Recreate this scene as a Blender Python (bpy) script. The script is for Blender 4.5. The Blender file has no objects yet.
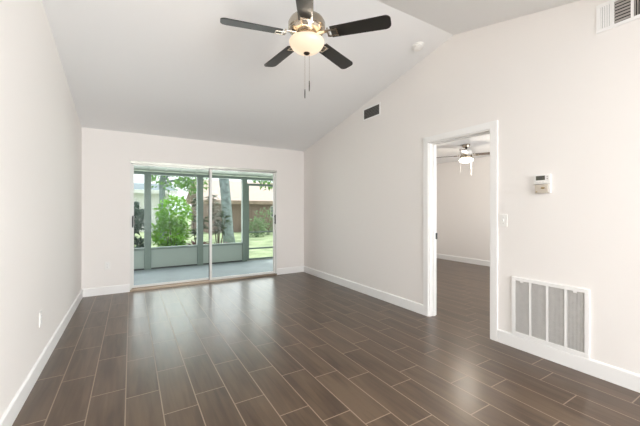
import bpy, bmesh, math, random
from mathutils import Vector, Matrix
random.seed(7)
scene = bpy.context.scene
COL = scene.collection

# ------------------------------------------------------------------ camera
cam_d = bpy.data.cameras.new('camera')
cam = bpy.data.objects.new('camera', cam_d); COL.objects.link(cam)
cam.location = (0, 0, 1.255)
cam.rotation_euler = (math.radians(90), 0, math.radians(-31.04))
cam_d.sensor_width = 36.0
cam_d.lens = 36.0 * 314.0 / 640.0
cam_d.shift_y = -3.3 / 640.0
cam_d.clip_start = 0.02; cam_d.clip_end = 300
scene.camera = cam

# ------------------------------------------------------------------ colour management
scene.view_settings.view_transform = 'Standard'
scene.view_settings.look = 'None'
scene.view_settings.gamma = 1.0
scene.view_settings.use_curve_mapping = False
scene.view_settings.exposure = 0.70

# less grain from the small bright lamps
cy = scene.cycles
cy.sample_clamp_indirect = 3.0
cy.caustics_reflective = False; cy.caustics_refractive = False
cy.denoising_prefilter = 'ACCURATE'
cy.max_bounces = 10; cy.diffuse_bounces = 6; cy.transparent_max_bounces = 24

# ------------------------------------------------------------------ world and lights
SKY = 1.1
SUN = 2.1
world = bpy.data.worlds.new('sky'); scene.world = world
world.use_nodes = True
wn = world.node_tree.nodes; wl = world.node_tree.links
wn.clear()
wo = wn.new('ShaderNodeOutputWorld'); wb = wn.new('ShaderNodeBackground')
wb.inputs['Color'].default_value = (0.90, 0.96, 1.0, 1); wb.inputs['Strength'].default_value = SKY
wl.new(wb.outputs[0], wo.inputs[0])

def sun(name, energy, direction, angle=1.0, color=(1, 0.95, 0.86)):
    d = bpy.data.lights.new(name, 'SUN'); d.energy = energy; d.angle = math.radians(angle); d.color = color
    o = bpy.data.objects.new(name, d); COL.objects.link(o)
    o.rotation_euler = Vector(direction).to_track_quat('-Z', 'Y').to_euler()
    o.location = (0, 12, 12)
    return o
sun('sun', SUN, (-0.65, -0.08, -0.75))

def area(name, loc, direction, sx, sy, power, color=(1, 1, 1)):
    d = bpy.data.lights.new(name, 'AREA'); d.shape = 'RECTANGLE'; d.size = sx; d.size_y = sy
    d.energy = power; d.color = color
    o = bpy.data.objects.new(name, d); COL.objects.link(o)
    o.location = loc; o.rotation_euler = Vector(direction).to_track_quat('-Z', 'Y').to_euler()
    return o
# added area fills in place of daylight; rear and side-room windows are unseen
area('left_rear_fill', (-0.66, -2.90, 1.30), (1, 0.0, 0.15), 2.4, 1.8, 10, (0.97, 0.985, 1.0))  # weak added fill in an invented left opening behind the camera
area('rear_fill', (1.2, -4.52, 1.25), (0, 1, 0), 3.1, 1.9, 120, (0.97, 0.985, 1.0))  # added fill in an invented rear window, evens out the walls
area('right_rear_fill', (3.10, -2.60, 1.25), (-1, 0.0, 0.0), 3.0, 1.9, 225, (0.97, 0.985, 1.0))  # main added fill, in an invented window behind the camera
area('porch_fill', (1.7, 7.85, 1.15), (0, -1, 0), 4.4, 1.6, 48, (0.95, 0.985, 1.0))  # added panel outside the porch, boosts light and floor reflections through the slider
area('side_room_fill', (5.3, 0.99, 1.4), (0, 1, 0.1), 2.0, 1.3, 27, (0.97, 0.98, 1.0))  # added fill at an assumed, unseen window of the side room

# ------------------------------------------------------------------ materials
def new_mat(name):
    m = bpy.data.materials.new(name); m.use_nodes = True
    nt = m.node_tree; nt.nodes.clear()
    out = nt.nodes.new('ShaderNodeOutputMaterial')
    return m, nt, out

def pbr(name, col, rough=0.5, metal=0.0, spec=0.5, var=0.0, vscale=20.0, bump=0.0, bscale=200.0, emit=None, estr=0.0, transl=0.0):
    m, nt, out = new_mat(name)
    b = nt.nodes.new('ShaderNodeBsdfPrincipled')
    c = (*col, 1)
    b.inputs['Base Color'].default_value = c
    b.inputs['Roughness'].default_value = rough
    b.inputs['Metallic'].default_value = metal
    b.inputs['Specular IOR Level'].default_value = spec
    tc = nt.nodes.new('ShaderNodeTexCoord')
    if var > 0:
        n = nt.nodes.new('ShaderNodeTexNoise'); n.inputs['Scale'].default_value = vscale; n.inputs['Detail'].default_value = 3
        nt.links.new(tc.outputs['Object'], n.inputs['Vector'])
        r = nt.nodes.new('ShaderNodeValToRGB')
        r.color_ramp.elements[0].position = 0.3; r.color_ramp.elements[1].position = 0.7
        r.color_ramp.elements[0].color = (*[max(0, x * (1 - var)) for x in col], 1)
        r.color_ramp.elements[1].color = (*[min(1, x * (1 + var)) for x in col], 1)
        nt.links.new(n.outputs['Fac'], r.inputs['Fac']); nt.links.new(r.outputs['Color'], b.inputs['Base Color'])
    if bump > 0:
        n2 = nt.nodes.new('ShaderNodeTexNoise'); n2.inputs['Scale'].default_value = bscale; n2.inputs['Detail'].default_value = 2
        nt.links.new(tc.outputs['Object'], n2.inputs['Vector'])
        bp = nt.nodes.new('ShaderNodeBump'); bp.inputs['Strength'].default_value = bump; bp.inputs['Distance'].default_value = 0.002
        nt.links.new(n2.outputs['Fac'], bp.inputs['Height']); nt.links.new(bp.outputs['Normal'], b.inputs['Normal'])
    if emit:
        b.inputs['Emission Color'].default_value = (*emit, 1); b.inputs['Emission Strength'].default_value = estr
    sh = b.outputs[0]
    if transl > 0:
        t = nt.nodes.new('ShaderNodeBsdfTranslucent'); t.inputs['Color'].default_value = c
        mx = nt.nodes.new('ShaderNodeMixShader'); mx.inputs[0].default_value = transl
        nt.links.new(sh, mx.inputs[1]); nt.links.new(t.outputs[0], mx.inputs[2]); sh = mx.outputs[0]
    nt.links.new(sh, out.inputs[0])
    return m

def clear_pane(name, tint, refl_ior=1.11, base=0.0, haze=None):
    m, nt, out = new_mat(name)
    t = nt.nodes.new('ShaderNodeBsdfTransparent'); t.inputs['Color'].default_value = (*tint, 1)
    g = nt.nodes.new('ShaderNodeBsdfGlossy'); g.inputs['Roughness'].default_value = 0.02
    f = nt.nodes.new('ShaderNodeFresnel'); f.inputs['IOR'].default_value = refl_ior
    mx = nt.nodes.new('ShaderNodeMixShader')
    nt.links.new(f.outputs[0], mx.inputs[0]); nt.links.new(t.outputs[0], mx.inputs[1]); nt.links.new(g.outputs[0], mx.inputs[2])
    nt.links.new(mx.outputs[0], out.inputs[0])
    return m

def screen_mesh_mat(name):
    m, nt, out = new_mat(name)
    t = nt.nodes.new('ShaderNodeBsdfTransparent')
    d = nt.nodes.new('ShaderNodeBsdfDiffuse'); d.inputs['Color'].default_value = (0.35, 0.38, 0.37, 1)
    mx = nt.nodes.new('ShaderNodeMixShader'); mx.inputs[0].default_value = 0.07
    nt.links.new(t.outputs[0], mx.inputs[1]); nt.links.new(d.outputs[0], mx.inputs[2])
    nt.links.new(mx.outputs[0], out.inputs[0])
    return m

def tile_mat():
    m, nt, out = new_mat('wood_look_tile')
    L = nt.links
    b = nt.nodes.new('ShaderNodeBsdfPrincipled')
    tc = nt.nodes.new('ShaderNodeTexCoord')
    at = nt.nodes.new('ShaderNodeAttribute'); at.attribute_name = 'tile_tone'
    mp = nt.nodes.new('ShaderNodeMapping'); mp.inputs['Scale'].default_value = (34, 2.6, 1)
    comb = nt.nodes.new('ShaderNodeCombineXYZ')
    mul = nt.nodes.new('ShaderNodeMath'); mul.operation = 'MULTIPLY'; mul.inputs[1].default_value = 37.0
    L.new(at.outputs['Fac'], mul.inputs[0]); L.new(mul.outputs[0], comb.inputs[2])
    add = nt.nodes.new('ShaderNodeVectorMath'); add.operation = 'ADD'
    L.new(tc.outputs['Object'], add.inputs[0]); L.new(comb.outputs[0], add.inputs[1])
    L.new(add.outputs[0], mp.inputs['Vector'])
    mp.inputs['Scale'].default_value = (30, 2.2, 1)
    n = nt.nodes.new('ShaderNodeTexNoise'); n.inputs['Scale'].default_value = 1.0; n.inputs['Detail'].default_value = 2.5; n.inputs['Roughness'].default_value = 0.5; n.inputs['Distortion'].default_value = 0.6
    L.new(mp.outputs[0], n.inputs['Vector'])
    mp2 = nt.nodes.new('ShaderNodeMapping'); mp2.inputs['Scale'].default_value = (7, 1.5, 1)
    L.new(add.outputs[0], mp2.inputs['Vector'])
    n2 = nt.nodes.new('ShaderNodeTexNoise'); n2.inputs['Scale'].default_value = 1.0; n2.inputs['Detail'].default_value = 2
    L.new(mp2.outputs[0], n2.inputs['Vector'])
    ma = nt.nodes.new('ShaderNodeMath'); ma.operation = 'ADD'
    L.new(n.outputs['Fac'], ma.inputs[0]); L.new(n2.outputs['Fac'], ma.inputs[1])
    mb = nt.nodes.new('ShaderNodeMath'); mb.operation = 'MULTIPLY_ADD'; mb.inputs[1].default_value = 0.5
    tn = nt.nodes.new('ShaderNodeMath'); tn.operation = 'MULTIPLY_ADD'; tn.inputs[1].default_value = 0.10; tn.inputs[2].default_value = -0.05
    L.new(at.outputs['Fac'], tn.inputs[0])
    L.new(ma.outputs[0], mb.inputs[0]); L.new(tn.outputs[0], mb.inputs[2])
    r = nt.nodes.new('ShaderNodeValToRGB')
    e = r.color_ramp.elements
    e[0].position = 0.36; e[0].color = (0.058, 0.034, 0.019, 1)
    e[1].position = 0.64; e[1].color = (0.122, 0.080, 0.049, 1)
    L.new(mb.outputs[0], r.inputs['Fac']); L.new(r.outputs['Color'], b.inputs['Base Color'])
    b.inputs['Roughness'].default_value = 0.285
    b.inputs['Specular IOR Level'].default_value = 0.55
    L.new(b.outputs[0], out.inputs[0])
    return m

M = dict(
    wall=pbr('wall_paint', (0.845, 0.815, 0.785), 0.75, spec=0.25, bump=0.06, bscale=120),
    ceil=pbr('ceiling_paint', (0.885, 0.89, 0.89), 0.85, spec=0.15, bump=0.05, bscale=150),
    trim=pbr('trim_paint', (0.88, 0.875, 0.86), 0.35),
    tile=tile_mat(),
    grout=pbr('grout', (0.32, 0.25, 0.19), 0.45),
    alu=pbr('white_aluminium', (0.78, 0.78, 0.75), 0.35, spec=0.5),
    alugrey=pbr('grey_aluminium', (0.50, 0.50, 0.45), 0.35, metal=0.6),
    bronze=pbr('worn_track', (0.30, 0.24, 0.18), 0.32, metal=0.5),
    gasket=pbr('dark_gasket', (0.05, 0.05, 0.05), 0.6),
    black=pbr('black_plastic', (0.008, 0.012, 0.012), 0.4),
    glass=clear_pane('window_glass', (0.965, 0.985, 0.975)),
    screen=screen_mesh_mat('insect_screen'),
    lanai=pbr('painted_porch_metal', (0.17, 0.21, 0.185), 0.5, var=0.03, vscale=3),
    lanaiin=pbr('porch_kick_panel', (0.34, 0.385, 0.35), 0.5, var=0.03, vscale=2),
    lanairoof=pbr('porch_roof_pan', (0.50, 0.54, 0.48), 0.5),
    conc=pbr('painted_concrete', (0.30, 0.335, 0.36), 0.6, var=0.12, vscale=2.2, bump=0.1, bscale=80),
    stucco=pbr('exterior_stucco', (0.7, 0.66, 0.6), 0.9, bump=0.3, bscale=60),
    nickel=pbr('brushed_nickel', (0.52, 0.46, 0.38), 0.26, metal=1.0),
    blade=pbr('dark_fan_blade', (0.013, 0.012, 0.010), 0.40, spec=0.6),
    blade2=pbr('walnut_fan_blade', (0.055, 0.036, 0.024), 0.35, spec=0.6),
    bowl=pbr('frosted_bowl_glass', (0.35, 0.31, 0.25), 0.3, emit=(1.0, 0.72, 0.50), estr=0.52),
    globe=pbr('lit_opal_glass', (0.9, 0.9, 0.88), 0.3, emit=(1.0, 0.95, 0.86), estr=7.0),
    bulb=pbr('lit_bulb_glass', (0.9, 0.9, 0.88), 0.3, emit=(1.0, 0.9, 0.75), estr=6.0),
    bronzecap=pbr('dark_bronze', (0.03, 0.022, 0.016), 0.35, metal=0.7),
    plastic=pbr('white_plastic', (0.84, 0.83, 0.80), 0.4),
    plasticgrey=pbr('outlet_slot_grey', (0.16, 0.15, 0.14), 0.5),
    lcd=pbr('lcd_display', (0.085, 0.085, 0.065), 0.25),
    lcdink=pbr('lcd_segments', (0.02, 0.02, 0.018), 0.5),
    beige=pbr('beige_plastic', (0.56, 0.50, 0.42), 0.5),
    brass=pbr('brass', (0.45, 0.34, 0.18), 0.35, metal=0.8),
    grilleback=pbr('filter_media', (0.55, 0.53, 0.50), 0.95, var=0.15, vscale=26),
    grillefin=pbr('grille_fin', (0.70, 0.69, 0.67), 0.5),
    duct=pbr('duct_shade', (0.02, 0.018, 0.016), 0.8),  # near-black colour stands in for the shade inside the ducts
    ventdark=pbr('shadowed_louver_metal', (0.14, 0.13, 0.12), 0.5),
    ventmid=pbr('louver_metal', (0.42, 0.39, 0.36), 0.5),
    grass=pbr('lawn_grass', (0.40, 0.48, 0.28), 0.9, var=0.35, vscale=1.6),
    soil=pbr('garden_soil', (0.16, 0.11, 0.08), 0.95, var=0.3, vscale=9),
    bark=pbr('grey_bark', (0.22, 0.26, 0.27), 0.9, var=0.3, vscale=7, bump=0.6, bscale=18),
    stem=pbr('plant_stem', (0.14, 0.10, 0.07), 0.8),
    leafy=pbr('bright_leaf', (0.24, 0.52, 0.04), 0.45, var=0.6, vscale=5, transl=0.45),
    leafd=pbr('dark_leaf', (0.03, 0.08, 0.05), 0.4, var=0.5, vscale=5, transl=0.25),
    leafm=pbr('tree_leaf', (0.22, 0.40, 0.12), 0.5, var=0.4, vscale=2, transl=0.45),
    leafp=pbr('purple_leaf', (0.14, 0.055, 0.055), 0.4, var=0.5, vscale=6, transl=0.25),
    leafo=pbr('olive_leaf', (0.07, 0.10, 0.055), 0.4, var=0.5, vscale=6, transl=0.3),
    leafs=pbr('shrub_leaf', (0.26, 0.36, 0.20), 0.5, var=0.4, vscale=5, transl=0.4),
    brick=pbr('pinkish_siding', (0.30, 0.21, 0.18), 0.85, var=0.1, vscale=2),
    roofp=pbr('pale_shingle_roof', (0.58, 0.46, 0.41), 0.9, var=0.08, vscale=8),
    roofg=pbr('grey_shingle_roof', (0.24, 0.29, 0.32), 0.9, var=0.1, vscale=8),
    housew=pbr('white_siding', (0.82, 0.81, 0.78), 0.8),
    winglass=pbr('dark_window_glass', (0.10, 0.12, 0.13), 0.08, spec=0.8),
    fence=pbr('weathered_fence', (0.40, 0.29, 0.23), 0.9, var=0.2, vscale=4),
)

# ------------------------------------------------------------------ helpers
def link(name, bm, mats, parent=None, smooth=False, autos=None):
    me = bpy.data.meshes.new(name)
    bmesh.ops.recalc_face_normals(bm, faces=bm.faces)
    bm.to_mesh(me); bm.free()
    if not isinstance(mats, (list, tuple)): mats = [mats]
    for mm in mats: me.materials.append(mm)
    if smooth:
        for p in me.polygons: p.use_smooth = True
        if autos is not None:
            try: me.set_sharp_from_angle(angle=math.radians(autos))
            except Exception: pass
    o = bpy.data.objects.new(name, me); COL.objects.link(o)
    if parent is not None: o.parent = parent
    return o

def link_leaves(name, bm, mat, parent=None):
    me = bpy.data.meshes.new(name); bm.to_mesh(me); bm.free(); me.materials.append(mat)
    o = bpy.data.objects.new(name, me); COL.objects.link(o)
    if parent is not None: o.parent = parent
    return o

def B(): return bmesh.new()

def box(bm, x0, x1, y0, y1, z0, z1, mi=0, bev=0.0):
    t = bmesh.new() if bev > 0 else bm
    vs = [t.verts.new(p) for p in ((x0, y0, z0), (x1, y0, z0), (x1, y1, z0), (x0, y1, z0), (x0, y0, z1), (x1, y0, z1), (x1, y1, z1), (x0, y1, z1))]
    for f in ((0, 3, 2, 1), (4, 5, 6, 7), (0, 1, 5, 4), (1, 2, 6, 5), (2, 3, 7, 6), (3, 0, 4, 7)):
        fc = t.faces.new([vs[i] for i in f]); fc.material_index = mi
    if bev > 0:
        bmesh.ops.bevel(t, geom=list(t.edges), offset=bev, segments=2, affect='EDGES', profile=0.7)
        merge(bm, t, Matrix.Identity(4), mi)
    return vs

def merge(bm, t, mat, mi=0):
    vm = {}
    for v in t.verts: vm[v] = bm.verts.new(mat @ v.co)
    for f in t.faces:
        try:
            nf = bm.faces.new([vm[v] for v in f.verts]); nf.material_index = mi; nf.smooth = f.smooth
        except ValueError: pass
    t.free()

def prism(bm, pts, axis, a, b, mi=0):
    """polygon (2-D points) extruded along axis 'X' (pts are y,z) or 'Z' (pts are x,y) or 'Y' (pts are x,z)"""
    def P(p, t):
        if axis == 'X': return (t, p[0], p[1])
        if axis == 'Y': return (p[0], t, p[1])
        return (p[0], p[1], t)
    v0 = [bm.verts.new(P(p, a)) for p in pts]; v1 = [bm.verts.new(P(p, b)) for p in pts]
    n = len(pts)
    bm.faces.new(v0).material_index = mi; bm.faces.new(list(reversed(v1))).material_index = mi
    for i in range(n):
        bm.faces.new((v0[i], v0[(i + 1) % n], v1[(i + 1) % n], v1[i])).material_index = mi

def lathe(bm, prof, cx=0, cy=0, seg=40, mi=0, mat=None):
    rings = []
    for r, z in prof:
        if r < 1e-6:
            rings.append([bm.verts.new((cx, cy, z))])
        else:
            rings.append([bm.verts.new((cx + r * math.cos(2 * math.pi * k / seg), cy + r * math.sin(2 * math.pi * k / seg), z)) for k in range(seg)])
    for a, b in zip(rings, rings[1:]):
        for k in range(seg):
            if len(a) == 1 and len(b) == 1: continue
            if len(a) == 1: f = (a[0], b[k], b[(k + 1) % seg])
            elif len(b) == 1: f = (a[k], a[(k + 1) % seg], b[0])
            else: f = (a[k], a[(k + 1) % seg], b[(k + 1) % seg], b[k])
            bm.faces.new(f).material_index = mi

def tube(bm, pts, radii, seg=8, mi=0):
    pts = [Vector(p) for p in pts]
    if not isinstance(radii, (list, tuple)): radii = [radii] * len(pts)
    rings = []
    up = Vector((0.13, 0.21, 0.97))
    for i, p in enumerate(pts):
        d = (pts[min(i + 1, len(pts) - 1)] - pts[max(i - 1, 0)]).normalized()
        u = d.cross(up)
        if u.length < 0.2: u = d.cross(Vector((1, 0, 0)))
        u.normalize(); v = d.cross(u)
        rings.append([bm.verts.new(p + (u * math.cos(2 * math.pi * k / seg) + v * math.sin(2 * math.pi * k / seg)) * radii[i]) for k in range(seg)])
    for a, b in zip(rings, rings[1:]):
        for k in range(seg):
            bm.faces.new((a[k], a[(k + 1) % seg], b[(k + 1) % seg], b[k])).material_index = mi
    bm.faces.new(rings[0]).material_index = mi; bm.faces.new(list(reversed(rings[-1]))).material_index = mi

def struct(name, bm, mats, **k):
    o = link(name, bm, mats, **k); o['kind'] = 'structure'; return o

def thing(name, label, cat, loc=(0, 0, 0), rotz=0.0, group=None):
    o = bpy.data.objects.new(name, None); COL.objects.link(o)
    o.empty_display_size = 0.1
    o.location = loc; o.rotation_euler = (0, 0, rotz)
    o['label'] = label; o['category'] = cat
    if group: o['group'] = group
    return o

def origin(o, p):
    """put the object's origin at p, keeping its mesh in place"""
    p = Vector(p); o.data.transform(Matrix.Translation(-p)); o.location = p
    return o

# ------------------------------------------------------------------ room dimensions
XL, XR, YB, YF = -0.607, 3.0, 5.62, -4.50
RY, RZ = 2.17, 3.15
SB, SF = 0.2065, 0.235
def zc(y): return RZ - (y - RY) * SB if y >= RY else max(2.44, RZ - (RY - y) * SF)
YK = RY - (RZ - 2.44) / SF     # where the front slope meets the flat ceiling
X2 = 6.80                     # far wall of the side room
DY0, DY1, DZ = 1.754, 2.508, 2.045   # door opening in right wall
WT = 0.12

# ------------------------------------------------------------------ floor: individually laid wood-look tiles in one floor mesh
def floor_mesh():
    bm = B()
    lay = bm.faces.layers.float.new('tile_tone')
    g = 0.0034
    w, ln = 0.2012, 0.5945
    offs = {0: 2.455, 1: 2.330, 2: 2.590, 3: 2.450, 4: 2.138, 5: 2.262, 6: 2.022, 7: 1.762, 8: 1.588, 9: 1.438,
            10: 1.293, 11: 1.648, 12: 1.765, 13: 1.458, 14: 1.280, 15: 0.925, 16: 1.147, 17: 0.702}
    k = 0
    x = -0.433 - w
    while x < X2 + 0.05:
        xa, xb = max(x, XL - 0.02), min(x + w, X2 + 0.05)
        off = offs.get(k, 1.1 + 0.1487 * ((k * 5) % 4))
        y = off - math.ceil((off - YF) / ln) * ln
        while y < YB + 0.08:
            ya, yb = max(y, YF), min(y + ln, YB + 0.10)
            y += ln
            if yb - ya < 0.02 or xb - xa < 0.02: continue
            tone = random.random()
            tx = random.uniform(-1, 1) * 0.0011; ty = random.uniform(-1, 1) * 0.0011
            cx, cy = (xa + xb) / 2, (ya + yb) / 2
            def zt(px, py): return (px - cx) * tx * 1.2 + (py - cy) * ty * 0.9
            o = [(xa + g, ya + g), (xb - g, ya + g), (xb - g, yb - g), (xa + g, yb - g)]
            f = bm.faces.new([bm.verts.new((p[0], p[1], zt(*p))) for p in o])
            f[lay] = tone; f.material_index = 0
        x += w; k += 1
    for (a, b, c, e) in ((XL - 0.02, X2 + 0.05, YF, YB + 0.10),):
        t = box(bm, a, b, c, e, -0.08, -0.0007, mi=1)
    return bm
fl = floor_mesh()
me = bpy.data.meshes.new('floor')
fl.to_mesh(me); fl.free()
me.materials.append(M['tile']); me.materials.append(M['grout'])
fo = bpy.data.objects.new('floor', me); COL.objects.link(fo); fo['kind'] = 'structure'

# ------------------------------------------------------------------ walls
bm = B()
prism(bm, [(-1.65, -0.08), (YB + 0.15, -0.08), (YB + 0.15, zc(YB + 0.15)), (RY, RZ), (YK, 2.44), (-1.65, 2.44)], 'X', XL - 0.15, XL)
struct('wall_left', bm, M['wall'])
bm = B()
box(bm, XL - 0.15, XL, YF, -4.15, -0.08, 2.44)
box(bm, XL - 0.15, XL, -4.15, -1.65, -0.08, 0.40); box(bm, XL - 0.15, XL, -4.15, -1.65, 2.20, 2.44)  # opening made up for the left fill light
struct('wall_left_rear', bm, M['wall'])

# right wall, with the doorway; profile pieces stop at the ceiling line
bm = B()
prism(bm, [(-1.05, -0.08), (DY0, -0.08), (DY0, zc(DY0)), (YK, 2.44), (-1.05, 2.44)], 'X', XR, XR + WT)
box(bm, XR, XR + WT, YF, -4.15, -0.08, 2.44); box(bm, XR, XR + WT, -4.15, -1.05, -0.08, 0.22); box(bm, XR, XR + WT, -4.15, -1.05, 2.28, 2.44)  # unseen rear opening added for the right fill light
prism(bm, [(DY1, -0.08), (YB, -0.08), (YB, zc(YB)), (DY1, zc(DY1))], 'X', XR, XR + WT)
prism(bm, [(DY0, DZ), (DY1, DZ), (DY1, zc(DY1)), (RY, RZ), (DY0, zc(DY0))], 'X', XR, XR + WT)
bmesh.ops.remove_doubles(bm, verts=bm.verts, dist=1e-5)
struct('wall_right', bm, M['wall'])

SX0, SX1, SZ = -0.015, 2.405, 2.003     # slider opening
bm = B()
zt = zc(YB)
box(bm, XL, SX0, YB, YB + 0.15, -0.08, zt)
box(bm, SX1, X2, YB, YB + 0.15, -0.08, zt)
box(bm, SX0, SX1, YB, YB + 0.15, SZ, zt)
struct('wall_back', bm, M['wall'])

# wall behind the camera
bm = B()
box(bm, XL - 0.15, -0.4, YF - 0.15, YF, -0.08, 2.44); box(bm, 2.8, XR + WT, YF - 0.15, YF, -0.08, 2.44)
box(bm, -0.4, 2.8, YF - 0.15, YF, -0.08, 0.25); box(bm, -0.4, 2.8, YF - 0.15, YF, 2.25, 2.44)  # window opening invented to hold the rear fill light
struct('wall_front', bm, M['wall'])

bm = B()
prism(bm, [(YF - 0.15, 2.44), (YK, 2.44), (RY, RZ), (YB + 0.15, zc(YB + 0.15)), (YB + 0.15, zc(YB + 0.15) + 0.15), (RY, RZ + 0.15), (YK, 2.59), (YF - 0.15, 2.59)], 'X', XL - 0.15, XR + WT)
struct('ceiling', bm, M['ceil'])

# side room seen through the doorway
bm = B(); box(bm, X2, X2 + 0.12, 0.95, YB, -0.08, 2.44); struct('wall_side_room_far', bm, M['wall'])
bm = B()
box(bm, XR + WT, 4.2, 0.83, 0.95, -0.08, 2.44); box(bm, 6.4, X2, 0.83, 0.95, -0.08, 2.44)
box(bm, 4.2, 6.4, 0.83, 0.95, -0.08, 0.7); box(bm, 4.2, 6.4, 0.83, 0.95, 2.15, 2.44)
struct('wall_side_room_front', bm, M['wall'])
bm = B(); box(bm, XR + WT, X2 + 0.12, 0.83, YB + 0.15, 2.44, 2.56); struct('ceiling_side_room', bm, M['ceil'])

# ------------------------------------------------------------------ baseboards
BH, BT = 0.12, 0.014
def base_profile(flip=1):
    return [(0, 0), (BT, 0), (BT, BH - 0.012), (BT - 0.004, BH - 0.004), (0.004, BH), (0, BH)]
def baseboard(name, kind, a, b, pos, sgn):
    bm = B()
    prof = [(pos + sgn * p, z) for p, z in base_profile()]
    if kind == 'X': # runs along X on a wall whose face is at y=pos
        prism(bm, [(p[0], p[1]) for p in prof], 'X', a, b)
    else:
        prism(bm, [(p[0], p[1]) for p in prof], 'Y', a, b)
    return struct(name, bm, M['trim'])
baseboard('baseboard_left', 'Y', YF + 0.01, YB - BT, XL, 1)
baseboard('baseboard_back_left', 'X', XL, SX0 - 0.002, YB, -1)
baseboard('baseboard_back_right', 'X', SX1 + 0.002, XR, YB, -1)
baseboard('baseboard_right_far', 'Y', DY1 + 0.066, YB - BT, XR, -1)
baseboard('baseboard_right_near', 'Y', YF, DY0 - 0.066, XR, -1)
baseboard('baseboard_side_room', 'Y', 0.95, YB - BT, X2, -1)
baseboard('baseboard_side_room_back', 'X', XR + WT, X2, YB, -1)

# ------------------------------------------------------------------ doorway casing and jamb
bm = B(); cw, ct = 0.064, 0.017
for xs, xe in ((XR - ct, XR), (XR + WT, XR + WT + ct)):
    box(bm, xs, xe, DY0 - cw, DY0 + 0.004, 0, DZ + cw, bev=0.004)
    box(bm, xs, xe, DY1 - 0.004, DY1 + cw, 0, DZ + cw, bev=0.004)
    box(bm, xs, xe, DY0 + 0.004, DY1 - 0.004, DZ - 0.004, DZ + cw, bev=0.004)
struct('trim_1', bm, M['trim'])
bm = B()
box(bm, XR - 0.001, XR + WT + 0.001, DY0, DY0 + 0.016, 0, DZ)
box(bm, XR - 0.001, XR + WT + 0.001, DY1 - 0.016, DY1, 0, DZ)
box(bm, XR - 0.001, XR + WT + 0.001, DY0 + 0.016, DY1 - 0.016, DZ - 0.016, DZ)
# door stop
box(bm, XR + 0.055, XR + 0.09, DY0 + 0.016, DY0 + 0.027, 0, DZ - 0.016)
box(bm, XR + 0.055, XR + 0.09, DY1 - 0.027, DY1 - 0.016, 0, DZ - 0.016)
box(bm, XR + 0.055, XR + 0.09, DY0 + 0.027, DY1 - 0.027, DZ - 0.027, DZ - 0.016)
jamb = struct('door_2', bm, M['trim'])
bm = B(); box(bm, XR + 0.092, XR + 0.1215, DY1 - 0.030, DY1 - 0.0158, 0.905, 0.98, bev=0.001)
link('strike_plate', bm, M['black'], jamb)

# ------------------------------------------------------------------ sliding glass door
slider = bpy.data.objects.new('door_1', None); COL.objects.link(slider); slider.location = (1.2, YB, 0)
slider['kind'] = 'structure'
def sl(name, bm, mat, parent=None, **k):
    o = link(name, bm, mat, parent or slider, **k)
    if parent is None: o.data.transform(Matrix.Translation((-1.2, -YB, 0)))
    return o
bm = B()
box(bm, SX0, SX0 + 0.018, YB - 0.012, YB + 0.13, 0.03, SZ); box(bm, SX1 - 0.022, SX1, YB - 0.012, YB + 0.13, 0.03, SZ)
sl('frame', bm, M['alu'])
bm = B(); box(bm, SX0, SX1, YB - 0.014, YB + 0.13, SZ - 0.032, SZ + 0.004)
for yy in (0.045, 0.085): box(bm, SX0 + 0.034, SX1 - 0.034, YB + yy, YB + yy + 0.004, SZ - 0.05, SZ - 0.032)
sl('head_track', bm, M['alugrey'])
bm = B()
box(bm, SX0, SX1, YB - 0.02, YB + 0.14, 0.0, 0.028, bev=0.003)
for yy in (0.03, 0.075): box(bm, SX0 + 0.03, SX1 - 0.03, YB + yy, YB + yy + 0.004, 0.028, 0.044)
sl('threshold', bm, M['bronze'])
def panel(name, x0, x1, y0, handle_x, st_l, st_r):
    y1 = y0 + 0.03
    bm = B()
    box(bm, x0, x0 + st_l, y0, y1, 0.032, SZ - 0.036, bev=0.002); box(bm, x1 - st_r, x1, y0, y1, 0.032, SZ - 0.036, bev=0.002)
    box(bm, x0 + st_l, x1 - st_r, y0, y1, 0.032, 0.07); box(bm, x0 + st_l, x1 - st_r, y0, y1, SZ - 0.055, SZ - 0.036)
    p = sl(name, bm, M['alu'])
    T = Matrix.Translation((-1.2, -YB, 0))
    bm = B(); box(bm, x0 + st_l, x1 - st_r, y0 + 0.012, y0 + 0.017, 0.07, SZ - 0.055)
    g = link('glass', bm, M['glass'], p); g.data.transform(T)
    bm = B()
    box(bm, handle_x - 0.011, handle_x + 0.011, y0 - 0.03, y0 - 0.018, 0.98, 1.16, bev=0.004)
    box(bm, handle_x - 0.008, handle_x + 0.008, y0 - 0.02, y0 + 0.001, 1.0, 1.02); box(bm, handle_x - 0.008, handle_x + 0.008, y0 - 0.02, y0 + 0.001, 1.115, 1.14)
    h = link('handle', bm, M['black'], p); h.data.transform(T); h['label'] = 'black pull handle'
    return p
panel('door_panel', SX0 + 0.018, 1.208, YB + 0.062, 0.022, 0.034, 0.034)
panel('door_panel', 1.165, SX1 - 0.022, YB + 0.018, SX1 - 0.030, 0.040, 0.034)
bm = B(); box(bm, 1.157, 1.1645, YB + 0.028, YB + 0.055, 0.035, SZ - 0.036)
sl('interlock_gasket', bm, M['gasket'])

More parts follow.
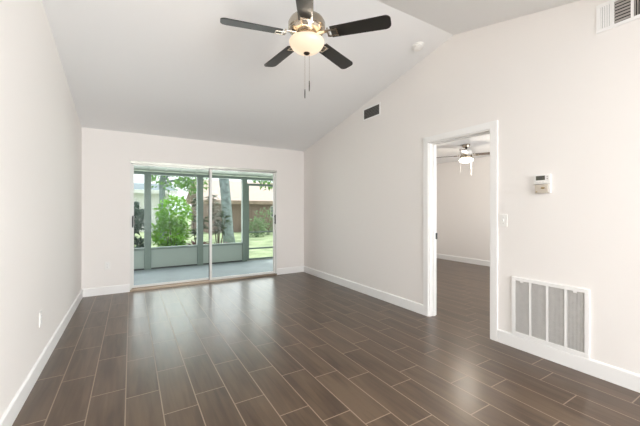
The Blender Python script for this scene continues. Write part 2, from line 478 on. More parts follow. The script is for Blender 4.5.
# ------------------------------------------------------------------ screened porch
PZ = -0.02
PY = 7.65
bm = B(); box(bm, -1.6, 4.6, YB + 0.15, PY + 0.12, -0.25, PZ); struct('porch_floor', bm, M['conc'])
bm = B()
def pzr(y): return 2.26 - (y - 5.77) * 0.085
prism(bm, [(YB + 0.15, pzr(5.77)), (PY + 0.35, pzr(PY + 0.35)), (PY + 0.35, pzr(PY + 0.35) + 0.05), (YB + 0.15, pzr(5.77) + 0.05)], 'X', -1.7, 4.7)
xx = -1.5
while xx < 4.6:      # pan ribs
    prism(bm, [(YB + 0.15, pzr(5.77) - 0.012), (PY + 0.30, pzr(PY + 0.30) - 0.012), (PY + 0.30, pzr(PY + 0.30) + 0.01), (YB + 0.15, pzr(5.77) + 0.01)], 'X', xx, xx + 0.035)
    xx += 0.305
struct('porch_ceiling', bm, M['lanairoof'])

enc = thing('screen_enclosure', 'pale green metal screen enclosure with kick panels around the porch', 'screen enclosure', (1.2, PY, PZ))
TE = Matrix.Translation((-1.2, -PY, -PZ))
def ep(name, bm, mat, parent=None, lab=None):
    o = link(name, bm, mat, parent or enc); o.data.transform(TE)
    if lab: o['label'] = lab
    return o
posts = [(-1.55, -1.42), (-0.82, -0.69), (0.240, 0.370), (1.300, 1.430), (2.350, 2.470), (3.52, 3.65), (4.45, 4.58)]
for a, b in posts:
    bm = B(); box(bm, a, b, PY - 0.05, PY + 0.05, PZ, 2.005, bev=0.004); ep('post', bm, M['lanai'])
bm = B(); box(bm, -1.55, 4.58, PY - 0.05, PY + 0.05, 2.005, 2.065, bev=0.003); ep('header_beam', bm, M['lanai'])
for (a, b), (c, d) in zip(posts, posts[1:]):
    if abs(b - 2.470) < 1e-3: continue
    bm = B(); box(bm, b, c, PY - 0.008, PY + 0.012, PZ + 0.03, 0.40); 
    ep('kick_panel', bm, M['lanaiin'])
    bm = B(); box(bm, b, c, PY - 0.045, PY + 0.045, 0.40, 0.445, bev=0.003); ep('chair_rail', bm, M['lanai'])
    bm = B(); box(bm, b, c, PY - 0.03, PY + 0.03, PZ, PZ + 0.03); ep('bottom_rail', bm, M['gasket'])
    bm = B(); v = [bm.verts.new(p) for p in ((b, PY, 0.445), (c, PY, 0.445), (c, PY, 2.005), (b, PY, 2.005))]; bm.faces.new(v)
    ep('screen_mesh', bm, M['screen'])
# side bays that close the porch ends
for xs in (-1.55, 4.52):
    bm = B(); box(bm, xs, xs + 0.05, YB + 0.16, PY - 0.05, PZ, 0.42); ep('end_kick_panel', bm, M['lanaiin'])

# screen door
sd = thing('screen_door', 'pale aluminium screen door with two crossrails beside the porch post', 'door', (2.55, PY, PZ))
TS = Matrix.Translation((-2.55, -PY, -PZ))
def sp(name, bm, mat, parent=None):
    o = link(name, bm, mat, parent or sd); o.data.transform(TS); return o
bm = B()
dx0, dx1 = 2.480, 3.51
box(bm, dx0, dx0 + 0.045, PY - 0.018, PY + 0.018, 0.0, 1.91); box(bm, dx1 - 0.045, dx1, PY - 0.018, PY + 0.018, 0.0, 1.91)
box(bm, dx0 + 0.045, dx1 - 0.045, PY - 0.018, PY + 0.018, 1.855, 1.91)
sp('door_frame', bm, M['lanai'])
for za, zb in ((0.675, 0.705), (0.26, 0.30), (0.0, 0.035)):
    bm = B(); box(bm, dx0 + 0.045, dx1 - 0.045, PY - 0.015, PY + 0.015, za, zb); sp('crossrail', bm, M['lanai'])
for za, zb in ((0.705, 1.855), (0.30, 0.675), (0.035, 0.26)):
    bm = B(); v = [bm.verts.new(p) for p in ((dx0 + 0.045, PY, za), (dx1 - 0.045, PY, za), (dx1 - 0.045, PY, zb), (dx0 + 0.045, PY, zb))]; bm.faces.new(v)
    sp('screen_mesh', bm, M['screen'])
bm = B(); box(bm, 2.470, 3.52, PY - 0.02, PY + 0.02, PZ, -0.002); ep('door_sill', bm, M['alugrey'])

# ------------------------------------------------------------------ garden ground
GZ = -0.15
bm = B(); box(bm, -40, 60, PY + 0.12, 90, GZ - 0.2, GZ); struct('lawn_ground', bm, M['grass'])
bm = B(); box(bm, -3.0, 2.35, PY + 0.13, 10.6, GZ, GZ + 0.04); struct('planting_bed', bm, M['soil'])

# ------------------------------------------------------------------ plants
def leaf(bm, c, n, L, W, curl=0.15):
    """one folded pointed leaf growing along direction n from point c"""
    n = Vector(n).normalized()
    s = n.cross(Vector((random.uniform(-.5, .5), random.uniform(-.5, .5), 1))).normalized()
    u = s.cross(n)
    c = Vector(c)
    a = bm.verts.new(c); b = bm.verts.new(c + n * L * 0.45 + s * W / 2 + u * L * 0.05)
    d = bm.verts.new(c + n * L * 0.45 - s * W / 2 + u * L * 0.05)
    m_ = bm.verts.new(c + n * L * 0.5 - u * L * 0.02); e = bm.verts.new(c + n * L - u * L * curl)
    bm.faces.new((a, b, m_)); bm.faces.new((a, m_, d)); bm.faces.new((m_, b, e)); bm.faces.new((d, m_, e))

def rdir(zb=0.0):
    while True:
        v = Vector((random.uniform(-1, 1), random.uniform(-1, 1), random.uniform(-1, 1)))
        if 0.1 < v.length < 1: break
    v.normalize(); v.z += zb; return v.normalized()

def crown(bm, c, r, n, L, W, zb=0.2, shell=0.45):
    c = Vector(c)
    for _ in range(n):
        v = rdir(0); q = shell + (1 - shell) * random.random() ** 0.6
        p = Vector((c.x + v.x * r[0] * q, c.y + v.y * r[1] * q, c.z + v.z * r[2] * q))
        k = random.uniform(0.7, 1.25)
        leaf(bm, p, (v * 0.6 + rdir(zb)).normalized(), L * k, W * k)

def bush(name, label, cat, base, blobs, n, L, W, mat, stems=7, spread=0.4, height=1.0, group=None):
    t = thing(name, label, cat, base, 0, group)
    bm = B()
    for k in range(stems):
        a = 2 * math.pi * k / stems + random.uniform(-.3, .3)
        rr = spread * random.uniform(0.5, 1.0)
        tube(bm, [(0.04 * math.cos(a), 0.04 * math.sin(a), 0), (0.45 * rr * math.cos(a), 0.45 * rr * math.sin(a), height * 0.5), (rr * math.cos(a), rr * math.sin(a), height * random.uniform(0.8, 0.98))], [0.012, 0.009, 0.004], 5)
    link('stem', bm, M['stem'], t)
    bm = B()
    for (c, r, f) in blobs: crown(bm, c, r, int(n * f), L, W)
    link_leaves('foliage', bm, mat, t)
    return t
bz = GZ + 0.04
bush('garden_shrub', 'bright yellow-green leafy shrub right behind the porch screen', 'shrub', (0.92, 9.0, bz),
     [((-0.05, 0, 0.75), (0.45, 0.35, 0.42), .45), ((0.05, 0, 1.28), (0.42, 0.34, 0.46), .40), ((0.0, 0, 0.35), (0.34, 0.3, 0.22), .2)], 1700, 0.12, 0.075, M['leafy'], 9, 0.36, 1.3)
bush('garden_shrub', 'dark bluish-green shrub at the left edge of the porch screen', 'shrub', (-0.08, 8.9, bz),
     [((0, 0, 1.15), (0.4, 0.3, 0.35), .7), ((0.1, 0, 0.45), (0.36, 0.3, 0.25), .3)], 900, 0.16, 0.08, M['leafd'], 7, 0.35, 1.3)
def cane_plant(label, base, canes, tips, L, W, mat, basemat=None, nb=0, name='cane_plant'):
    t = thing(name, label, 'plant', base)
    bm = B(); lf = B()
    for (dx, dy, h) in canes:
        tube(bm, [(dx * .1, dy * .1, 0), (dx * .6, dy * .6, h * .5), (dx, dy, h)], [0.02, 0.016, 0.012], 6)
        for q in range(tips):
            a = 2 * math.pi * random.random(); e = random.uniform(-0.3, 0.9)
            z = h - random.random() * 0.34 * h
            f = z / h
            leaf(lf, (dx * f, dy * f, z), (math.cos(a), math.sin(a), e), L * random.uniform(.7, 1.1), W, 0.25)
    link('stem', bm, M['stem'], t); link_leaves('foliage', lf, mat, t)
    if basemat:
        bb = B()
        for q in range(nb):
            a = 2 * math.pi * random.random(); e = random.uniform(0.15, 1.4)
            leaf(bb, (0.12 * math.cos(a), 0.12 * math.sin(a), 0.22), (math.cos(a), math.sin(a), e), 0.36, 0.06, 0.35)
        link_leaves('base_rosette', bb, basemat, t)
    return t
cane_plant('dark tropical plant with upright canes and sparse broad leaves behind middle post', (1.72, 10.0, bz), [(-0.16, 0, 1.35), (0.02, 0.1, 1.8), (0.2, 0, 1.1), (-0.05, -.1, 0.8)], 26, 0.25, 0.10, M['leafo'], M['leafp'], 40)
cane_plant('tall dark-leaved plant with purple rosette at its base beside the tree trunk', (2.08, 9.0, bz), [(-0.12, 0, 1.75), (0.08, 0.05, 1.45), (0.2, 0, 1.15), (-0.02, -.1, 1.0)], 30, 0.27, 0.10, M['leafo'], M['leafp'], 110)

def tree(label, base, pts, rad, crowns, n, L, W, mat, group=None):
    t = thing('tree', label, 'tree', base, 0, group)
    bm = B(); tube(bm, pts, rad, 14)
    for (c, r, f) in crowns:
        s = Vector(pts[-2]); e = Vector(c)
        tube(bm, [s, (s + e) / 2 + Vector((0, 0, .15)), e], [rad[-2] * .6, rad[-2] * .35, 0.04], 7)
    link('trunk', bm, M['bark'], t, smooth=True)
    bm = B()
    for (c, r, f) in crowns: crown(bm, c, r, int(n * f), L, W)
    link_leaves('foliage', bm, mat, t)
    return t
tree('thick grey-barked tree trunk leaning over the lawn seen through right glass pane', (3.42, 13, GZ),
     [(0.05, 0, 0), (0, 0, .5), (-0.07, 0, 1.6), (-0.2, 0, 3.0), (-0.1, 0, 4.4)], [0.25, 0.21, 0.2, 0.2, 0.16],
     [((-1.2, .4, 5.2), (1.6, 1.5, 1.1), .3), ((1.2, -.2, 5.6), (1.6, 1.5, 1.1), .3), ((0, 1, 6.2), (1.8, 1.6, 1.0), .4)], 2400, 0.22, 0.12, M['leafm'])
tree('leafy green tree standing beyond the yellow-green shrub', (1.2, 16, GZ),
     [(0, 0, 0), (0.05, 0, 1.2), (0, 0, 2.6), (0.1, 0, 3.4)], [0.16, 0.13, 0.12, 0.08],
     [((0.5, 0, 3.0), (1.2, .9, 0.7), .4), ((1.4, .2, 2.75), (0.7, .7, .55), .2), ((0, 0, 4.0), (1.6, 1.2, .8), .4)], 1300, 0.2, 0.11, M['leafm'])
tree('green tree with low branches above the pink house roof at far right', (6.55, 14.3, GZ),
     [(0, 0, 0), (0.05, 0, 1.2), (0, 0, 2.6), (0.1, 0, 3.2)], [0.14, 0.12, 0.1, 0.08],
     [((-0.7, 0, 3.0), (1.0, .8, 0.6), .4), ((-0.3, 0, 3.8), (1.5, 1.2, .7), .6)], 1100, 0.2, 0.11, M['leafm'])
for i, (x, y, r, lab) in enumerate([(5.55, 15.6, .55, 'low grey-green shrub beside the tree trunk on the lawn'),
                                    (6.6, 16.6, .9, 'rounded grey-green shrub in front of the pink house'),
                                    (8.4, 17.8, .75, 'pale green shrub at the right side of the pink house front'),
                                    ]):
    bush('lawn_shrub', lab, 'shrub', (x, y, GZ), [((0, 0, r * 0.85), (r, r * .8, r * .85), 1.0)], 520, 0.16, 0.08, M['leafs'], 6, r * .6, r * 1.4, 'shrubs by the pink house')

# ------------------------------------------------------------------ neighbouring houses
def house(label, x0, x1, y0, y1, wz, rz, wmat, rmat, boards=False, wins=()):
    t = thing('neighbour_house', label, 'house', ((x0 + x1) / 2, y0, GZ))
    T = Matrix.Translation((-(x0 + x1) / 2, -y0, -GZ))
    bm = B(); box(bm, x0, x1, y0, y1, GZ, wz)
    if boards:
        k = x0 + 0.1
        while k < x1: box(bm, k, k + 0.05, y0 - 0.025, y0, GZ, wz - .05); k += 0.42
    w = link('wall', bm, wmat, t); w.data.transform(T)
    bm = B(); ym = (y0 + y1) / 2; ov = 0.5
    sl_ = (rz - wz) / (ym - y0)
    prism(bm, [(y0 - ov, wz - ov * sl_), (ym, rz), (y1 + ov, wz - ov * sl_), (y1 + ov, wz - ov * sl_ + .14), (ym, rz + .14), (y0 - ov, wz - ov * sl_ + .14)], 'X', x0 - .4, x1 + .4)
    r = link('roof', bm, rmat, t); r.data.transform(T)
    bm = B(); box(bm, x0 - .4, x1 + .4, y0 - ov - .02, y0 - ov, wz - ov * sl_ - .08, wz - ov * sl_ + .14)
    r = link('fascia', bm, M['fence'] if boards else M['housew'], t); r.data.transform(T)
    for (a, b, c, d) in wins:
        bm = B(); box(bm, a, b, y0 - .05, y0 - .025, c, d); box(bm, (a + b) / 2 - .02, (a + b) / 2 + .02, y0 - .06, y0 - .05, c, d)
        f = link('window', bm, M['housew'], t); f.data.transform(T)
        bm = B(); box(bm, a + .05, (a + b) / 2 - .03, y0 - .056, y0 - .05, c + .05, d - .05); box(bm, (a + b) / 2 + .03, b - .05, y0 - .056, y0 - .05, c + .05, d - .05)
        p = link('pane', bm, M['winglass'], f); p.data.transform(T)
    return t
house('low pinkish house with pale shingle roof beyond the lawn', 4.0, 13.0, 19.5, 26.0, 1.88, 3.2, M['brick'], M['roofp'], True, [(7.9, 8.8, .75, 1.5)])
house('white house with low grey roof far behind the yellow-green shrub', -6.0, 2.2, 23.0, 30.0, 2.45, 3.05, M['housew'], M['roofg'], False, [(-.6, .5, .9, 1.8), (-3.6, -2.4, .9, 1.8)])

# ------------------------------------------------------------------ ceiling fans
def blade_outline(r0, r1, w0, w1, n=10):
    pts = [(r0, -w0 / 2)]
    cr = w1 * 0.33
    for k in range(n + 1):
        a = -math.pi / 2 + (math.pi / 2) * k / n
        pts.append((r1 - cr + cr * math.cos(a), -w1 / 2 + cr + cr * math.sin(a)))
    for k in range(n + 1):
        a = (math.pi / 2) * k / n
        pts.append((r1 - cr + cr * math.cos(a), w1 / 2 - cr + cr * math.sin(a)))
    pts.append((r0, w0 / 2))
    return pts

def fan(label, loc, top, angles, r0, r1, w, pitch, bmat, kind):
    """loc = centre at blade height; top = ceiling height above it"""
    t = thing('ceiling_fan', label, 'ceiling fan', loc)
    H = top
    if kind == 'main':
        bm = B(); lathe(bm, [(0, H + 0.02), (0.07, H + 0.02), (0.075, H - 0.03), (0.055, H - 0.09), (0.022, H - 0.11), (0, H - 0.11)]); link('canopy', bm, M['nickel'], t, smooth=True, autos=40)
        bm = B(); lathe(bm, [(0, H - 0.10), (0.0125, H - 0.10), (0.0125, 0.20), (0.03, 0.195), (0.036, 0.17), (0.036, 0.14), (0, 0.14)], seg=24); link('downrod', bm, M['nickel'], t, smooth=True, autos=40)
        bm = B(); lathe(bm, [(0, 0.148), (0.05, 0.148), (0.10, 0.142), (0.132, 0.125), (0.146, 0.098), (0.146, 0.055), (0.138, 0.048), (0.138, 0.040), (0.125, 0.024), (0.085, 0.016), (0.0, 0.016)], seg=56); link('motor_housing', bm, M['nickel'], t, smooth=True, autos=35)
        bm = B(); lathe(bm, [(0, 0.016), (0.075, 0.016), (0.082, 0.006), (0.082, -0.026), (0.06, -0.034), (0, -0.034)], seg=40)
        for k in range(3):     # arms that carry the glass bowl
            a = math.radians(40 + 120 * k)
            tube(bm, [(0.05 * math.cos(a), 0.05 * math.sin(a), -0.026), (0.10 * math.cos(a), 0.10 * math.sin(a), -0.030), (0.128 * math.cos(a), 0.128 * math.sin(a), -0.040)], 0.006, 8)
        link('light_fitter', bm, M['nickel'], t, smooth=True, autos=35)
        bm = B()
        prof = [(0.134, -0.012), (0.139, -0.020), (0.136, -0.040), (0.122, -0.064), (0.096, -0.086), (0.06, -0.102), (0.028, -0.109), (0.0, -0.110),
                ]
        inner = [(0.0, -0.105), (0.028, -0.104), (0.058, -0.097), (0.092, -0.082), (0.117, -0.061), (0.131, -0.039), (0.134, -0.020), (0.130, -0.012), (0.134, -0.012)]
        lathe(bm, [(q_, z_ - 0.024) for q_, z_ in prof + inner], seg=56)
        bmesh.ops.remove_doubles(bm, verts=bm.verts, dist=1e-6)
        bw = link('light_bowl', bm, M['bowl'], t, smooth=True); bw['label'] = 'lit frosted glass bowl shade'
        bm = B(); lathe(bm, [(0, -0.124), (0.022, -0.130), (0.026, -0.137), (0.018, -0.145), (0.006, -0.150), (0, -0.151)], seg=24); f_ = link('finial', bm, M['bronzecap'], t, smooth=True); f_['label'] = 'dark bronze finial'
        for k in range(3):
            a = math.radians(100 + 120 * k); bm = B()
            bmesh.ops.create_icosphere(bm, subdivisions=2, radius=0.022, matrix=Matrix.Translation((0.055 * math.cos(a), 0.055 * math.sin(a), -0.062)))
            link('bulb', bm, M['bulb'], t, smooth=True)
        ch = [((0.012, -0.02), -0.44, -0.36), ((-0.01, 0.012), -0.49, -0.42)]
        cz = -0.14
    else:
        bm = B(); lathe(bm, [(0, H), (0.062, H), (0.068, H - 0.02), (0.055, H - 0.05), (0.02, H - 0.06), (0, H - 0.06)]); link('canopy', bm, M['nickel'], t, smooth=True, autos=40)
        bm = B(); lathe(bm, [(0, H - 0.055), (0.02, H - 0.055), (0.02, 0.10), (0, 0.10)], seg=20); link('downrod', bm, M['bronzecap'], t, smooth=True, autos=40)
        bm = B(); lathe(bm, [(0, 0.105), (0.05, 0.105), (0.085, 0.085), (0.095, 0.06), (0.095, 0.02), (0.08, 0.0), (0, -0.005)], seg=40); link('motor_housing', bm, M['plastic'], t, smooth=True, autos=35)
        bm = B(); lathe(bm, [(0, 0.0), (0.10, -0.005), (0.104, -0.045), (0.09, -0.064), (0, -0.064)], seg=40); link('light_fitter', bm, M['nickel'], t, smooth=True, autos=35)
        bm = B(); lathe(bm, [(0.0, -0.062), (0.09, -0.063), (0.112, -0.074), (0.116, -0.092), (0.107, -0.113), (0.07, -0.128), (0, -0.132)], seg=40)
        g = link('light_globe', bm, M['globe'], t, smooth=True); g['label'] = 'glowing white drum globe'
        ch = [((-0.086, 0.052), -0.33, -0.28), ((0.080, -0.048), -0.37, -0.31)]
        cz = -0.03
    pts = blade_outline(r0, r1, w * 0.86, w)
    # a rounded blade with real thickness
    for a in angles:
        bm = B()
        prism(bm, pts, 'Z', -0.004, 0.004)
        bmesh.ops.bevel(bm, geom=[e for e in bm.edges if abs(e.verts[0].co.z - e.verts[1].co.z) < 1e-6], offset=0.0018, segments=2, affect='EDGES')
        bl = link('blade', bm, bmat, t)
        R = Matrix.Rotation(a, 4, 'Z') @ Matrix.Rotation(pitch, 4, 'X')
        bl.matrix_local = R
        bm = B()
        # bracket: arm from the motor that forks to hold the blade
        box(bm, 0.085, r0 - 0.02, -0.014, 0.014, 0.010, 0.018, bev=0.003)
        box(bm, r0 - 0.03, r0 - 0.018, -0.036, 0.036, -0.012, 0.014, bev=0.003)
        for s in (-1, 1): box(bm, r0 - 0.02, r0 + 0.05, s * 0.030 - 0.007, s * 0.030 + 0.007, -0.012, -0.0045, bev=0.002)
        box(bm, r0 + 0.043, r0 + 0.055, -0.037, 0.037, -0.012, -0.0045, bev=0.002)
        link('blade_bracket', bm, M['nickel'], bl)
    for (px, py), z0, z1 in ch:
        bm = B(); tube(bm, [(px, py, cz), (px, py, z1)], 0.0011 if kind == 'main' else 0.002, 6); c = link('pull_chain', bm, M['nickel'] if kind == 'main' else M['plastic'], t)
        bm = B(); lathe(bm, [(0, z1 + .003), (0.003, z1), (0.004, (z0 + z1) / 2), (0.003, z0), (0, z0 - .002)], px, py, 12); link('chain_fob', bm, M['bronzecap'] if kind == 'main' else M['plastic'], c, smooth=True)
    return t

FX, FY, FZ = 1.195, 2.19, 2.632
toward = math.atan2(-FY, -FX)      # direction from the fan to the camera
fan('brushed nickel ceiling fan with five dark blades and frosted bowl in near room', (FX, FY, FZ), zc(FY) - FZ,
    [toward + math.radians(72 * k - 2.0) for k in range(5)], 0.20, 0.655, 0.128, math.radians(-12), M['blade'], 'main')
F2 = (5.22, 3.52, 2.245)
fan('small ceiling fan with walnut blades and glowing globe in the side room', F2, 2.44 - F2[2],
    [math.atan2(F2[1], F2[0]) + math.radians(85 + 90 * k) for k in range(4)], 0.15, 0.60, 0.115, math.radians(-10), M['blade2'], 'side')

def lamp(name, loc, power, r, color):
    d = bpy.data.lights.new(name, 'POINT'); d.energy = power; d.shadow_soft_size = r; d.color = color
    o = bpy.data.objects.new(name, d); COL.objects.link(o); o.location = loc; return o
lamp('fan_bowl_lamp', (FX, FY, FZ - 0.05), 20.0, 0.03, (1.0, 0.86, 0.70))
lamp('side_fan_lamp', (F2[0], F2[1], F2[2] - 0.18), 16.0, 0.06, (1.0, 0.9, 0.76))

# ------------------------------------------------------------------ smoke detector on the sloped ceiling
t = thing('smoke_detector', 'round white smoke detector on the sloped ceiling', 'smoke detector', (2.755, 2.45, zc(2.45)))
t.rotation_euler = (-math.atan(SB), 0, 0)
bm = B(); lathe(bm, [(0, 0.002), (0.068, 0.002), (0.070, -0.008), (0.066, -0.014), (0, -0.014)], seg=40); link('mounting_base', bm, M['plastic'], t, smooth=True, autos=40)
bm = B(); lathe(bm, [(0, -0.014), (0.058, -0.014), (0.056, -0.030), (0.046, -0.038), (0, -0.040)], seg=40)
link('sensor_cover', bm, M['plastic'], t, smooth=True, autos=40)
bm = B(); lathe(bm, [(0, -0.039), (0.010, -0.039), (0.009, -0.043), (0, -0.043)], 0.02, 0.0, 20); link('test_button', bm, M['trim'], t, smooth=True, autos=40)

# ------------------------------------------------------------------ return air grille
gy0, gy1, gz0, gz1 = 0.990, 1.558, 0.121, 0.645
t = thing('return_air_grille', 'large white return air grille set low in the right wall', 'vent grille', (XR, (gy0 + gy1) / 2, gz0))
T = Matrix.Translation((-XR, -(gy0 + gy1) / 2, -gz0))
def pp(name, bm, mat, par, T, **k):
    o = link(name, bm, mat, par, **k); o.data.transform(T); return o
fr = 0.030; th = 0.016
bm = B()
box(bm, XR - th, XR, gy0, gy1, gz0, gz0 + fr, bev=0.003); box(bm, XR - th, XR, gy0, gy1, gz1 - fr, gz1, bev=0.003)
box(bm, XR - th, XR, gy0, gy0 + fr, gz0 + fr, gz1 - fr, bev=0.003); box(bm, XR - th, XR, gy1 - fr, gy1, gz0 + fr, gz1 - fr, bev=0.003)
pp('frame', bm, M['trim'], t, T)
iw = (gy1 - gy0 - 2 * fr); bay = (iw - 3 * 0.016) / 4
for k in range(3):
    y = gy0 + fr + bay * (k + 1) + 0.016 * k
    bm = B(); box(bm, XR - th + 0.002, XR, y, y + 0.016, gz0 + fr, gz1 - fr); pp('mullion', bm, M['trim'], t, T)
for k in range(4):
    y = gy0 + fr + (bay + 0.016) * k
    bm = B()
    n = 13
    for q in range(n):
        yy = y + bay * (q + 0.5) / n
        box(bm, XR - th + 0.005, XR - 0.003, yy - 0.0014, yy + 0.0014, gz0 + fr, gz1 - fr)
    pp('louver_bay', bm, M['grillefin'], t, T)
bm = B(); box(bm, XR - 0.003, XR - 0.0005, gy0 + fr, gy1 - fr, gz0 + fr, gz1 - fr); f_ = pp('filter', bm, M['grilleback'], t, T); f_['label'] = 'grey filter media'
for y in (gy0 + fr + bay / 2, gy1 - fr - bay / 2):
    bm = B(); box(bm, XR - th - 0.004, XR - th + 0.002, y - 0.012, y + 0.012, gz1 - fr + 0.008 - 0.02, gz1 - fr + 0.020 - 0.02, bev=0.001); pp('latch', bm, M['trim'], t, T)

# ------------------------------------------------------------------ supply registers
# large three-section register near the ridge
ry0, ry1, rz0, rz1 = 0.655, 0.950, 2.574, 2.782
t = thing('supply_register', 'white three-section air register high on the right wall', 'air vent', (XR, (ry0 + ry1) / 2, rz0))
T = Matrix.Translation((-XR, -(ry0 + ry1) / 2, -rz0))
bm = B(); e = 0.024; th = 0.010
box(bm, XR - th, XR, ry0, ry1, rz0, rz0 + e, bev=0.003); box(bm, XR - th, XR, ry0, ry1, rz1 - e, rz1, bev=0.003)
box(bm, XR - th, XR, ry0, ry0 + e, rz0 + e, rz1 - e, bev=0.003); box(bm, XR - th, XR, ry1 - e, ry1, rz0 + e, rz1 - e, bev=0.003)
for yy in (0.848, 0.745): box(bm, XR - th, XR, yy, yy + 0.015, rz0 + e, rz1 - e)
pp('frame', bm, M['trim'], t, T)
bm = B(); box(bm, XR - 0.0012, XR - 0.0002, ry0 + e, ry1 - e, rz0 + e, rz1 - e); pp('duct_shade_sheet', bm, M['duct'], t, T)  # flat sheet on the wall, duct shade put into its colour
def slats(a, b, vertical, n, mat, tilt, wd=0.013):
    bm = B()
    for q in range(n):
        s = B(); box(s, -0.0008, 0.0008, -wd / 2, wd / 2, -0.5, 0.5)
        if vertical:
            c = a + (b - a) * (q + 0.5) / n
            m = Matrix.Translation((XR - 0.007, c, (rz0 + rz1) / 2)) @ Matrix.Rotation(tilt, 4, 'Z') @ Matrix.Diagonal((1, 1, rz1 - rz0 - 2 * e, 1))
        else:
            c = rz0 + e + (rz1 - rz0 - 2 * e) * (q + 0.5) / n
            m = Matrix.Translation((XR - 0.007, (a + b) / 2, c)) @ Matrix.Rotation(tilt, 4, 'Y') @ Matrix.Rotation(math.pi / 2, 4, 'X') @ Matrix.Diagonal((1, 1, b - a, 1))
        merge(bm, s, m)
    pp('louver_bank', bm, mat, t, T)
slats(0.863, ry1 - e, True, 5, M['trim'], math.radians(30), 0.0105)
slats(0.760, 0.848, False, 7, M['ventmid'], math.radians(-40), 0.014)
slats(ry0 + e, 0.745, True, 5, M['ventmid'], math.radians(-40), 0.010)

# small register further along
ry0, ry1, rz0, rz1 = 3.335, 3.715, 2.585, 2.765
t = thing('supply_register', 'small dark air register near the slope of the ceiling', 'air vent', (XR, (ry0 + ry1) / 2, rz0))
T = Matrix.Translation((-XR, -(ry0 + ry1) / 2, -rz0)); e = 0.020
bm = B()
box(bm, XR - th, XR, ry0, ry1, rz0, rz0 + e, bev=0.003); box(bm, XR - th, XR, ry0, ry1, rz1 - e, rz1, bev=0.003)
box(bm, XR - th, XR, ry0, ry0 + e, rz0 + e, rz1 - e, bev=0.003); box(bm, XR - th, XR, ry1 - e, ry1, rz0 + e, rz1 - e, bev=0.003)
pp('frame', bm, M['trim'], t, T)
bm = B(); box(bm, XR - 0.0012, XR - 0.0002, ry0 + e, ry1 - e, rz0 + e, rz1 - e); pp('duct_shade_sheet', bm, M['duct'], t, T)  # no real hole: dark sheet painted as the shaded duct
slats(ry0 + e, ry1 - e, False, 7, M['ventdark'], math.radians(-35), 0.012)

# ------------------------------------------------------------------ thermostat and the older control below it
t = thing('thermostat', 'white digital thermostat with dark display on the right wall', 'thermostat', (XR, 1.316, 1.474))
T = Matrix.Translation((-XR, -1.316, -1.474))
bm = B(); box(bm, XR - 0.024, XR, 1.246, 1.370, 1.474, 1.554, bev=0.005); pp('body', bm, M['plastic'], t, T, smooth=True, autos=40)
bm = B(); box(bm, XR - 0.0275, XR - 0.0235, 1.284, 1.352, 1.505, 1.542, bev=0.001); d_ = pp('display', bm, M['lcd'], t, T); d_['label'] = 'dark green lcd display'
bm = B()
def seg_digit(bm, yc, zc_, h, segs):
    w = h * 0.5; k = h * 0.1
    S = {'a': (0, h / 2, 1), 'g': (0, 0, 1), 'd': (0, -h / 2, 1), 'f': (w / 2, h / 4, 0), 'b': (-w / 2, h / 4, 0), 'e': (w / 2, -h / 4, 0), 'c': (-w / 2, -h / 4, 0)}
    for s in segs:
        a, b, hz = S[s]
        if hz: box(bm, XR - 0.0279, XR - 0.0274, yc + a - w / 2, yc + a + w / 2, zc_ + b - k / 2, zc_ + b + k / 2)
        else: box(bm, XR - 0.0279, XR - 0.0274, yc + a - k / 2, yc + a + k / 2, zc_ + b - h / 4, zc_ + b + h / 4)
seg_digit(bm, 1.330, 1.5235, 0.020, 'abc'); seg_digit(bm, 1.312, 1.5235, 0.020, 'abfgcd')
pp('display_digits', bm, M['lcdink'], d_, T)
for z in (1.534, 1.514):
    bm = B(); s = 1 if z > 1.52 else -1
    prism(bm, [(1.273, z - 0.005 * s), (1.259, z - 0.005 * s), (1.266, z + 0.006 * s)], 'X', XR - 0.0285, XR - 0.025); pp('button', bm, M['ventmid'], t, T)
for y in (1.345, 1.322, 1.299):
    bm = B(); box(bm, XR - 0.0275, XR - 0.025, y - 0.008, y + 0.008, 1.485, 1.493, bev=0.001); pp('button', bm, M['grillefin'], t, T)

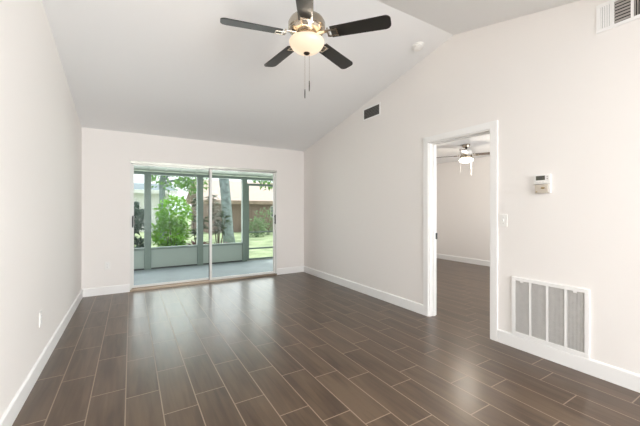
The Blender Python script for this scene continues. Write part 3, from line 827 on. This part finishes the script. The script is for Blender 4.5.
t = thing('humidity_control', 'small beige control box directly below the white thermostat', 'thermostat', (XR, 1.314, 1.395))
T = Matrix.Translation((-XR, -1.314, -1.395))
bm = B(); box(bm, XR - 0.027, XR, 1.264, 1.361, 1.395, 1.468, bev=0.004); pp('body', bm, M['beige'], t, T, smooth=True, autos=40)
bm = B(); box(bm, XR - 0.022, XR, 1.246, 1.2635, 1.398, 1.465, bev=0.003); pp('end_cap', bm, M['plastic'], t, T, smooth=True, autos=40)
bm = B(); lathe(bm, [(0, 0.006), (0.008, 0.006), (0.011, 0.0), (0, 0.0)], seg=24)
o = link('dial', bm, M['brass'], t, smooth=True); o.data.transform(Matrix.Translation((-0.027, -0.014, 0.043)) @ Matrix.Rotation(-math.pi / 2, 4, 'Y') @ Matrix.Diagonal((0.8, 1.5, 1, 1)))
o['label'] = 'oval brass dial'
bm = B(); box(bm, XR - 0.030, XR - 0.026, 1.340, 1.350, 1.402, 1.412, bev=0.001); pp('lever', bm, M['brass'], t, T)

# ------------------------------------------------------------------ light switch and outlets
t = thing('light_switch', 'white toggle light switch beside the door casing', 'light switch', (XR, 1.640, 1.155))
bm = B(); box(bm, -0.006, 0, -0.037, 0.037, -0.058, 0.058, bev=0.0025); link('wall_plate', bm, M['plastic'], t)
bm = B(); box(bm, -0.008, -0.005, -0.006, 0.006, -0.013, 0.013); prism(bm, [(-0.008, -0.005), (-0.018, 0.004), (-0.018, 0.010), (-0.008, 0.008)], 'Y', -0.004, 0.004); link('toggle', bm, M['trim'], t)
for z in (0.03, -0.03):
    bm = B(); box(bm, -0.0068, -0.0055, -0.003, 0.003, z - 0.003, z + 0.003, bev=0.0006); link('screw', bm, M['ventmid'], t)

def outlet(label, loc, rz):
    t = thing('electrical_outlet', label, 'outlet', loc, rz)     # plate faces local -Y
    bm = B(); box(bm, -0.036, 0.036, -0.006, 0, -0.058, 0.058, bev=0.0025); link('wall_plate', bm, M['plastic'], t)
    for z in (0.021, -0.021):
        bm = B(); box(bm, -0.017, 0.017, -0.0085, -0.005, z - 0.014, z + 0.014, bev=0.003); r = link('receptacle', bm, M['trim'], t)
        bm = B()
        for s in (-1, 1): box(bm, s * 0.0065 - 0.0012, s * 0.0065 + 0.0012, -0.0089, -0.0083, z - 0.003, z + 0.008)
        box(bm, -0.0022, 0.0022, -0.0089, -0.0083, z - 0.010, z - 0.006)
        link('slot', bm, M['plasticgrey'], r)
outlet('white outlet low on the left wall', (XL, 3.22, 0.405), math.radians(90))
outlet('white outlet on the back wall beside the sliding door', (-0.30, YB, 0.425), 0)
